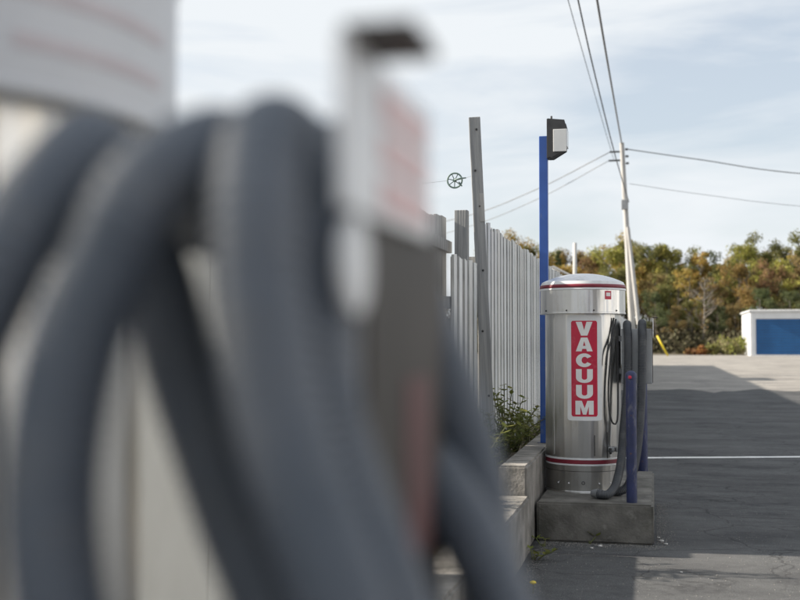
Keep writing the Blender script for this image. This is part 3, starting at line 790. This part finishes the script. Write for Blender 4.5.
# grey stub post and white canopy behind the fence
o = MB().tube([(0, 0, 0), (0.02, 0, 3.98)], [0.062, 0.052], 12).build('stub_post', M['timber'], None, True, loc=(-2.10, 30, 0))
tag(o, 'short pale post standing up behind the vacuum dome', 'post')
cn = empty('canopy_shelter', (-3.45, 40, 0.0))
mb = MB()
mb.add([(-0.9, -1, 3.45), (0.0, -1, 3.98), (0.9, -1, 3.5), (-0.9, 2, 3.45), (0.0, 2, 3.98), (0.9, 2, 3.5), (-0.9, -1, 3.41), (0, -1, 3.94), (0.9, -1, 3.46), (-0.9, 2, 3.41), (0, 2, 3.94), (0.9, 2, 3.46)],
       [(0,1,4,3),(1,2,5,4),(9,10,7,6),(10,11,8,7),(0,6,7,1),(1,7,8,2),(3,4,10,9),(4,5,11,10),(0,3,9,6),(2,8,11,5)])
mb.build('canopy', M['shedwhite'], cn)
for x in (-0.85, 0.85):
    for y in (-0.95, 1.95):
        MB().box(x - 0.03, x + 0.03, y - 0.03, y + 0.03, 0, 3.43).build('leg', M['shedwhite'], cn)
tag(cn, 'small white peaked canopy just above the vacuum dome, behind the fence', 'canopy')

# ------------------------------------------------------------------ far shed
sh = empty('storage_shed', (8.05, 100.4, 0))
W, D, Ht = 6.2, 10.0, 3.95
w = MB()
# front wall with the door opening, side walls, back
dx0, dx1, dz = 0.42, 4.55, 3.2
w.box(0, dx0, 0, 0.15, 0, Ht - 0.15); w.box(dx1, W, 0, 0.15, 0, Ht - 0.15); w.box(dx0, dx1, 0, 0.15, dz, Ht - 0.15)
w.box(0, 0.15, 0.151, D, 0, Ht - 0.2); w.box(W - 0.15, W, 0.151, D, 0, Ht - 0.2); w.box(0.151, W - 0.151, D - 0.15, D, 0, Ht - 0.2)
w.build('wall', M['shedwhite'], sh)
dr = MB().box(dx0 + 0.003, dx1 - 0.003, 0.07, 0.11, 0.12, dz - 0.003).build('roller_door', M['navy'], sh)
for i in range(13):
    MB().box(dx0 + 0.02, dx1 - 0.02, 0.045, 0.068, 0.15 + i * 0.235, 0.15 + i * 0.235 + 0.20).build('slat', M['sheddoor'], dr, bevel=0.01)
MB().box(dx1 - 0.32, dx1 - 0.12, 0.0, 0.04, 1.55, 1.75).build('handle', M['shedwhite'], dr)
MB().box(dx0 - 0.1, dx1 + 0.1, -0.06, -0.004, 0.0, 0.11).build('sill', M['shedwhite'], sh)
for x0, x1 in ((-0.04, 0.18), (dx1 + 0.1, dx1 + 0.3), (W - 0.18, W + 0.04)):
    MB().box(x0, x1, -0.045, -0.003, 0, Ht - 0.16).build('corner_trim', M['shedwhite'], sh)
MB().box(-0.05, -0.003, 3.2, 4.1, 0.0, 2.9).build('side_door', M['greypaint'], sh)
MB().box(-0.05, -0.003, 2.9, 4.4, 2.92, 3.05).build('side_door_lintel', M['shedwhite'], sh)
rf = MB()
nn = 62
for i in range(nn):
    xa, xb = -0.15 + (W + 0.3) * i / nn, -0.15 + (W + 0.3) * (i + 1) / nn
    dzz = 0.07 if i % 2 else 0.0
    rf.box(xa, xb, -0.2, D + 0.2, Ht - 0.14, Ht - 0.02 + dzz)
rf.build('roof', M['shedroof'], sh)
tag(sh, 'white metal shed with a blue roller door at the far edge of the yard', 'shed')

# yellow guy-wire guard
gg = empty('guy_wire', (1.05, 98, 0))
MB().tube([(0, 0, 0), (-0.9, 0, 1.75)], 0.075, 10).build('guard', M['yellow'], gg, True)
MB().tube([(-0.9, 0, 1.75), (-2.2, 0, 4.3)], 0.012, 6).build('wire', M['wire'], gg, True)
tag(gg, 'slanting yellow guard on a guy wire at the foot of the woods', 'guy wire')

# ------------------------------------------------------------------ trees
def leaf_quads(mb, c, rad, num, size, rg, flat=0.8):
    for _ in range(num):
        d = Vector((rg.gauss(0, 1), rg.gauss(0, 1), rg.gauss(0, 1) * flat))
        p = Vector(c) + d.normalized() * rad * (rg.random() ** 0.45)
        s = size * rg.uniform(0.6, 1.4)
        ax = Vector((rg.gauss(0, 1), rg.gauss(0, 1), rg.gauss(0, 0.7))).normalized()
        bx = ax.orthogonal().normalized()
        bx = (Matrix.Rotation(rg.uniform(0, 6.28), 3, ax) @ bx)
        cx = ax.cross(bx)
        mb.add([p - bx*s*0.5, p + cx*s*0.33, p + bx*s*0.55, p - cx*s*0.33], [(0, 1, 2, 3)])

def tree_variant(seed, H, spread, dens, kind):
    rg = random.Random(seed)
    tr, cr = MB(), MB()
    lean = Vector((rg.uniform(-.05, .05), rg.uniform(-.05, .05), 0)) * H
    trunk = [Vector((0, 0, -0.4)), Vector((0, 0, H*0.2)) + lean*0.2, Vector((0, 0, H*0.5)) + lean*0.6, Vector((0, 0, H*0.93)) + lean]
    tr.tube(spline(trunk, H/14), [max(0.03, H*0.014*(1 - 0.9*i/16)) for i in range(len(spline(trunk, H/14)))], 8)
    nl = 13 if kind != 'bare' else 24
    for k in range(nl):
        t = rg.uniform(0.22, 0.9)
        base = Vector((0, 0, H*t)) + lean*t
        a = rg.uniform(0, 6.28)
        L = spread * (1.1 - 0.65*t) * rg.uniform(0.7, 1.15)
        tip = base + Vector((math.cos(a)*L, math.sin(a)*L, L*rg.uniform(0.35, 0.95)))
        mid = base.lerp(tip, 0.5) + Vector((0, 0, -0.08*L))
        tr.tube([base, mid, tip], [H*0.006, H*0.004, H*0.0015], 5)
        if kind == 'bare':
            for _ in range(4):
                b2 = base.lerp(tip, rg.uniform(0.3, 1)); d = Vector((rg.gauss(0, 1), rg.gauss(0, 1), 1.2)).normalized() * L * 0.45
                tr.tube([b2, b2 + d], [H*0.003, H*0.001], 4)
            if rg.random() < 0.5: leaf_quads(cr, tip, 0.55, 26, 0.26, rg)
        else:
            for _ in range(3):
                c = base.lerp(tip, rg.uniform(0.45, 1.1)) + Vector((rg.gauss(0, .3), rg.gauss(0, .3), rg.gauss(0, .3)))
                leaf_quads(cr, c, rg.uniform(0.5, 0.95) * spread/3, int(2.4 * dens * rg.uniform(0.6, 1.2)), 0.205, rg)
    if kind == 'conifer':
        cr = MB()
        for k in range(22):
            t = 0.15 + 0.83 * k / 21
            for q in range(5):
                a = rg.uniform(0, 6.28); L = spread*0.55*(1.03-t)
                leaf_quads(cr, Vector((math.cos(a)*L*0.7, math.sin(a)*L*0.7, H*t - 0.2*L)), 0.28+L*0.35, 20, 0.26, rg, 0.45)
    else:
        for k in range(6):
            leaf_quads(cr, Vector((rg.gauss(0, .4), rg.gauss(0, .4), H*rg.uniform(0.8, 0.97))) + lean, 0.5 * spread/3, int(dens * (1.6 if kind != 'bare' else 0.12)), 0.20, rg)
    return (tr.mesh('trunk', M['palebark' if kind == 'bare' else 'bark'], True), cr.mesh('crown', M['leaf']))

variants = {
    'round': [tree_variant(11, 11, 3.6, 62, 'leafy'), tree_variant(12, 10, 3.2, 58, 'leafy'), tree_variant(13, 12, 3.3, 60, 'leafy'), tree_variant(14, 9, 3.4, 60, 'leafy')],
    'slim': [tree_variant(21, 12, 2.3, 46, 'leafy'), tree_variant(22, 11, 2.0, 44, 'leafy')],
    'sparse': [tree_variant(31, 11, 3.0, 22, 'leafy'), tree_variant(32, 10, 2.8, 20, 'leafy')],
    'bare': [tree_variant(41, 9, 2.6, 10, 'bare'), tree_variant(42, 8, 2.4, 10, 'bare')],
    'conifer': [tree_variant(51, 12, 3.4, 10, 'conifer')],
}
colours = {
    'olive green': (0.15, 0.148, 0.05), 'yellow green': (0.25, 0.235, 0.06), 'rust orange': (0.25, 0.165, 0.06),
    'brown': (0.20, 0.15, 0.065), 'dark green': (0.085, 0.10, 0.045), 'golden': (0.30, 0.22, 0.06), 'russet red': (0.20, 0.125, 0.065),
}
rnd = random.Random(19)
trees = []
def bank_z(y): return min(1, max(0, (y - 107) / 60)) * 4.0
def tree(px_x, y, kind, colour, scale, pick=None):
    """px_x: bearing as X per metre of Y"""
    vs = variants[kind]; tv = vs[(pick if pick is not None else rnd.randrange(len(vs))) % len(vs)]
    o = empty('autumn_tree' if kind != 'conifer' else 'conifer', (px_x * y, y, bank_z(y) - 0.1), rnd.uniform(0, 6.28))
    s = scale * rnd.uniform(0.94, 1.06)
    o.scale = (s, s, s)
    link('trunk', tv[0], o); c = link('crown', tv[1], o)
    k = rnd.uniform(0.98, 1.3)
    col = colours[colour]
    c.color = (col[0]*k, col[1]*k*rnd.uniform(0.94, 1.06), col[2]*k, 1)
    trees.append((px_x, colour if kind != 'bare' else 'bare', o, y))
rt = random.Random(5)
def bear(px): return (px - 655) / 1111.1 / (0.9746 + 0.2237 * (px - 400) / 1111.1) * 0.9746 * (1 + 0.2295 * 0.2295) if False else (lambda u: (u * 0.97465 - 0.22375) / (u * 0.22375 + 0.97465))((px - 400) / 1111.1)
# skyline row
sky_row = [(497, 'olive green', 'round', .98), (512, 'golden', 'round', .95), (527, 'olive green', 'slim', .92), (541, 'brown', 'round', .85), (556, 'dark green', 'conifer', .78),
           (568, 'golden', 'round', .80), (583, 'russet red', 'round', .80), (597, 'brown', 'round', .80), (612, 'yellow green', 'round', .86), (627, 'olive green', 'slim', .84), (641, 'golden', 'round', .84),
           (656, 'olive green', 'round', .86), (668, 'yellow green', 'slim', .90), (682, 'olive green', 'round', .86), (697, 'golden', 'slim', .84), (712, 'olive green', 'round', .86),
           (727, 'olive green', 'round', .90), (741, 'yellow green', 'round', .92), (756, 'olive green', 'round', .93), (771, 'olive green', 'round', .97), (786, 'dark green', 'round', .99), (801, 'olive green', 'round', 1.0), (818, 'olive green', 'round', 1.0), (835, 'golden', 'round', 1.0)]
for px, c, k, s in sky_row:
    tree(bear(px + rt.uniform(-3, 3)), rt.uniform(126.5, 136), k, c, s * (1.1 if px < 548 else 1.12 if px < 740 else 1.0 if px < 765 else 0.93))
for i, px in enumerate(range(490, 850, 12)):
    tree(bear(px + rt.uniform(-4, 4)), rt.uniform(140, 150), 'round', ('olive green', 'golden', 'brown', 'dark green', 'olive green')[i % 5], rt.uniform(0.88, 1.02) * (1.02 if px < 545 else 1.0 if px < 760 else 0.92))
mid_row = [(505, 'brown', 'round', .8), (530, 'golden', 'round', .75), (560, 'brown', 'sparse', .75), (590, 'rust orange', 'sparse', .75), (618, 'olive green', 'round', .72), (648, 'brown', 'round', .74), (668, 'olive green', 'round', .74), (690, 'golden', 'sparse', .82),
           (707, 'brown', 'round', .72), (722, 'olive green', 'round', .70), (738, 'rust orange', 'round', .78), (753, 'brown', 'sparse', .74), (768, 'russet red', 'round', .72), (783, 'yellow green', 'round', .86), (797, 'brown', 'round', .76), (815, 'olive green', 'round', .8)]
for px, c, k, s in mid_row:
    tree(bear(px + rt.uniform(-3, 3)), rt.uniform(117, 124), k, c, s)
for px, s in ((586, .7), (703, .8)):
    tree(bear(px), rt.uniform(110, 113.5), 'bare', 'brown', s)
for px, c, k, s in ((655, 'dark green', 'round', .5), (675, 'brown', 'round', .48), (692, 'olive green', 'round', .42), (718, 'dark green', 'round', .46), (734, 'brown', 'round', .5), (760, 'dark green', 'round', .52), (790, 'dark green', 'round', .55)):
    tree(bear(px), rt.uniform(112, 116), k, c, s)
# unseen tree added left of the near vacuum so its shade dims the hoses
lt_ = empty('added_shade_tree', (-7.6, 0.25, 0)); lt_.scale = (0.8, 0.8, 0.8)
link('trunk', variants['round'][0][0], lt_); o = link('crown', variants['round'][0][1], lt_); o.color = (0.13, 0.14, 0.045, 1)
tag(lt_, 'added unseen tree that shades the hoses of the foreground vacuum', 'tree')
ords = ['first', 'second', 'third', 'fourth', 'fifth', 'sixth', 'seventh', 'eighth', 'ninth', 'tenth', 'eleventh', 'twelfth', 'thirteenth', 'fourteenth', 'fifteenth', 'sixteenth', 'seventeenth', 'eighteenth']
def row_name(y): return 'back row of the woods' if y > 138 else 'skyline of the woods' if y > 126 else ('middle of the woods' if y > 116.5 else 'front edge of the woods')
byk = {}
for t in sorted(trees, key=lambda q: q[0]): byk.setdefault((t[1], row_name(t[3])), []).append(t)
for (c, rw), lst in byk.items():
    for i, (bx_, _, o, y) in enumerate(lst):
        word = 'bare pale-branched tree' if c == 'bare' else ('dark green conifer' if o.name.startswith('conifer') else c + ' autumn tree')
        if len(lst) == 1: lab = 'only %s on the %s' % (word, rw) if rw[0] == 's' else 'only %s in the %s' % (word, rw)
        else: lab = '%s %s from the left %s the %s' % (ords[i], word, 'along' if rw[0] in 'sf' else 'in', rw)
        tag(o, lab, 'tree', 'trees of the autumn woods')

# undergrowth filling the wood's edge: one mass nobody could count
ug = MB(); rg = random.Random(3)
for i in range(900):
    y = rg.uniform(107.5, 140); b = bear(rg.uniform(440, 850))
    leaf_quads(ug, (b*y, y, bank_z(y) + rg.uniform(0.1, 0.9 + (y-107)*0.10)), rg.uniform(0.5, 1.3), 34, 0.42, rg)
o = ug.build('undergrowth', M['under']); tag(o, 'dark brown undergrowth filling the foot of the woods', 'undergrowth', kind='stuff')

def bush(px, y, col, s, seed, label):
    rg = random.Random(seed); mb = MB()
    e = empty('bush', (bear(px)*y, y, 0.0))
    for k in range(16):
        leaf_quads(mb, (rg.gauss(0, .5)*s, rg.gauss(0, .4)*s, rg.uniform(0.15, 0.9)*s), 0.38*s, 34, 0.2, rg)
    c = mb.build('foliage', M['leaf'], e); c.color = (*col, 1)
    st = MB()
    for k in range(6): st.tube([(0, 0, 0), (rg.gauss(0, .35)*s, rg.gauss(0, .3)*s, 0.7*s)], [0.03, 0.01], 5)
    st.build('stem', M['bark'], e)
    tag(e, label, 'bush', 'bushes at the edge of the yard')
bush(733, 105.5, (0.19, 0.20, 0.05), 1.6, 1, 'bright green bush next to the white shed')
bush(723, 105.6, (0.24, 0.22, 0.11), 1.35, 2, 'pale yellowish bush second from the white shed')
bush(713, 105.4, (0.21, 0.21, 0.07), 1.0, 3, 'low green bush between the pale bush and the orange one')
bush(704, 105.2, (0.30, 0.14, 0.05), 0.8, 4, 'low orange-brown bush left of the green bushes')
bush(692, 105.4, (0.20, 0.11, 0.05), 0.6, 5, 'small brown bush, leftmost at the far yard edge')

# ------------------------------------------------------------------ weeds along the fence
def weed(x, y, z, h, num, seed, label, spread=0.16):
    rg = random.Random(seed)
    e = empty('weed', (x, y, z)); st, lf = MB(), MB()
    for k in range(num):
        tip = Vector((rg.gauss(0, spread), rg.gauss(0, spread), h * rg.uniform(0.55, 1.0)))
        mid = tip * 0.5 + Vector((0, 0, h*0.08))
        pts = spline([(0, 0, -0.03), mid, tip], 0.05)
        st.tube(pts, 0.0035, 5)
        for p in pts[2:]:
            for _ in range(4):
                a = rg.uniform(0, 6.28); L = rg.uniform(0.035, 0.075)
                d = Vector((math.cos(a), math.sin(a), rg.uniform(-0.2, 0.7))).normalized(); sd = d.cross(Vector((0, 0, 1))).normalized()
                lf.add([p, p + d*L*0.5 + sd*L*0.28, p + d*L, p + d*L*0.5 - sd*L*0.28], [(0, 1, 2, 3)])
    st.build('stem', M['stem'], e); lf.build('leaves', M['weed'], e)
    tag(e, label, 'weed', 'weeds along the foot of the fence')
weed(-1.18, 8.35, 0.42, 0.45, 14, 1, 'leafy weed at the foot of the leaning post')
weed(-1.20, 9.00, 0.42, 0.62, 16, 2, 'tallest leafy weed against the white fence boards')
weed(-1.17, 9.55, 0.42, 0.44, 15, 3, 'yellow-green weed right of the tallest weed by the fence', 0.2)
weed(-1.16, 10.4, 0.42, 0.34, 10, 4, 'low spreading weed left of the blue lamp post', 0.2)
weed(-1.15, 11.4, 0.42, 0.30, 9, 5, 'small far weed at the fence close to the blue lamp post', 0.2)
weed(-1.20, 7.75, 0.42, 0.5, 9, 6, 'weed under the short white pickets')
weed(-1.25, 6.75, 0.12, 0.85, 14, 7, 'bushy weed behind the lower kerb wall', 0.2)
weed(-0.74, 7.5, 0.0, 0.08, 5, 8, 'tuft of moss in the corner between kerb wall and pad', 0.04)
# dandelion
dn = empty('dandelion', (-0.66, 6.12, 0.0))
MB().tube([(0, 0, 0), (0.004, 0, 0.05)], 0.003, 6).build('stem', M['stem'], dn)
MB().lathe([(0.004, 0.048), (0.018, 0.056), (0.017, 0.062), (0.008, 0.067), (0.001, 0.068)], 14, cap1=True).build('flower_head', M['flower'], dn, True)
tag(dn, 'single yellow dandelion flower on the shaded asphalt', 'flower')
# litter: pebbles and fallen leaves
def pebble(x, y, s, label, m='pebble'):
    rg = random.Random(int(x * 1000 + y * 77)); bm = bmesh.new()
    bmesh.ops.create_icosphere(bm, subdivisions=2, radius=1)
    for q in bm.verts: q.co = Vector((q.co.x * s, q.co.y * s * 0.8, (q.co.z + 0.8) * s * 0.5)) * (1 + 0.25 * noise.noise(q.co * 1.4 + Vector((x * 9, y, 0))))
    me = bpy.data.meshes.new('pebble'); bm.to_mesh(me); bm.free(); me.materials.append(M[m])
    tag(link('pebble', me, None, (x, y, 0)), label, 'pebble', 'pebbles and crumbs on the asphalt')
pebble(-0.37, 7.58, 0.016, 'white crumb in front of the pad, right of its neighbour')
pebble(-0.42, 7.50, 0.011, 'smaller white crumb in front of the pad')
pebble(0.03, 7.86, 0.018, 'largest pale stone at the right corner of the pad')
pebble(0.06, 7.76, 0.013, 'pale stone nearer the camera at the pad corner')
pebble(0.01, 8.0, 0.012, 'small stone behind the largest one at the pad corner')
pebble(0.14, 6.85, 0.009, 'lone white crumb on the sunlit asphalt patch')
# loose grit gathered along the pad and kerb: nobody could count it
gr = MB(); rg = random.Random(23)
for i in range(5200):
    k = rg.random()
    if k < 0.22: x, y = rg.uniform(-0.78, 0.0), 7.69 - abs(rg.gauss(0, 0.07))
    elif k < 0.40: x, y = 0.0 + abs(rg.gauss(0, 0.06)), rg.uniform(7.6, 9.7)
    elif k < 0.58: x, y = -0.78 + abs(rg.gauss(0, 0.07)), rg.uniform(5.6, 7.7)
    else: x, y = rg.uniform(-0.7, 3.0), rg.uniform(5.6, 9.5)
    r = rg.uniform(0.0015, 0.0045) * (1.5 if rg.random() < 0.06 else 1)
    a = rg.uniform(0, 6.28); p = [(x + r * math.cos(a + t), y + r * math.sin(a + t), 0.0005) for t in (0, 1.7, 3.3, 4.9)]
    gr.add(p + [(x + r * 0.2, y, r * 1.1)], [(0, 1, 4), (1, 2, 4), (2, 3, 4), (3, 0, 4)])
tag(gr.build('grit', M['grit']), 'loose grit on the asphalt around the pad and kerb', 'grit', kind='stuff')
weed(-0.76, 7.05, 0.0, 0.07, 6, 31, 'small weed growing at the foot of the lower kerb wall', 0.05)
weed(-0.45, 7.67, 0.0, 0.05, 5, 32, 'tiny green tuft at the foot of the pad front', 0.05)

# ------------------------------------------------------------------ wash hall added unseen behind the photographer to darken a band of the steel reflections
wh = empty('added_wash_hall', (7.6, -4.5, 0))
wl_ = MB().box(-2.2, 2.3, -3.5, 3.5, 0, 6.0).build('wall', M['brick'], wh)
MB().box(-2.35, 2.45, -3.65, 3.65, 6.003, 6.35).build('parapet', M['shedwhite'], wh)
for y in (-2.6, 0.4):
    MB().box(-2.26, -2.203, y, y + 2.2, 0.05, 3.0).build('door', M['sheddoor'], wh)
for x in (-1.6, 0.5):
    MB().box(x, x + 1.1, 3.503, 3.56, 1.2, 2.6).build('window', M['lampbody'], wh)
tag(wh, 'added brown wash hall behind the photographer, a dark shape for the steel to reflect', 'building')
ws = empty('added_white_store', (16, 4, 0))  # unseen store added as a bright wall for reflections and bounce light
MB().box(-4, 4, -10, 10, 0, 5.0).build('wall', M['shedwhite'], ws)
MB().box(-4.2, 4.2, -10.2, 10.2, 5.003, 5.3).build('roof', M['shedroof'], ws)
for y in (-7, -1.5, 4):
    MB().box(-4.06, -4.003, y, y + 2.4, 0.05, 2.6).build('door', M['sheddoor'], ws)
tag(ws, 'added long white store off to the right, a bright surface for the steel to reflect', 'building')
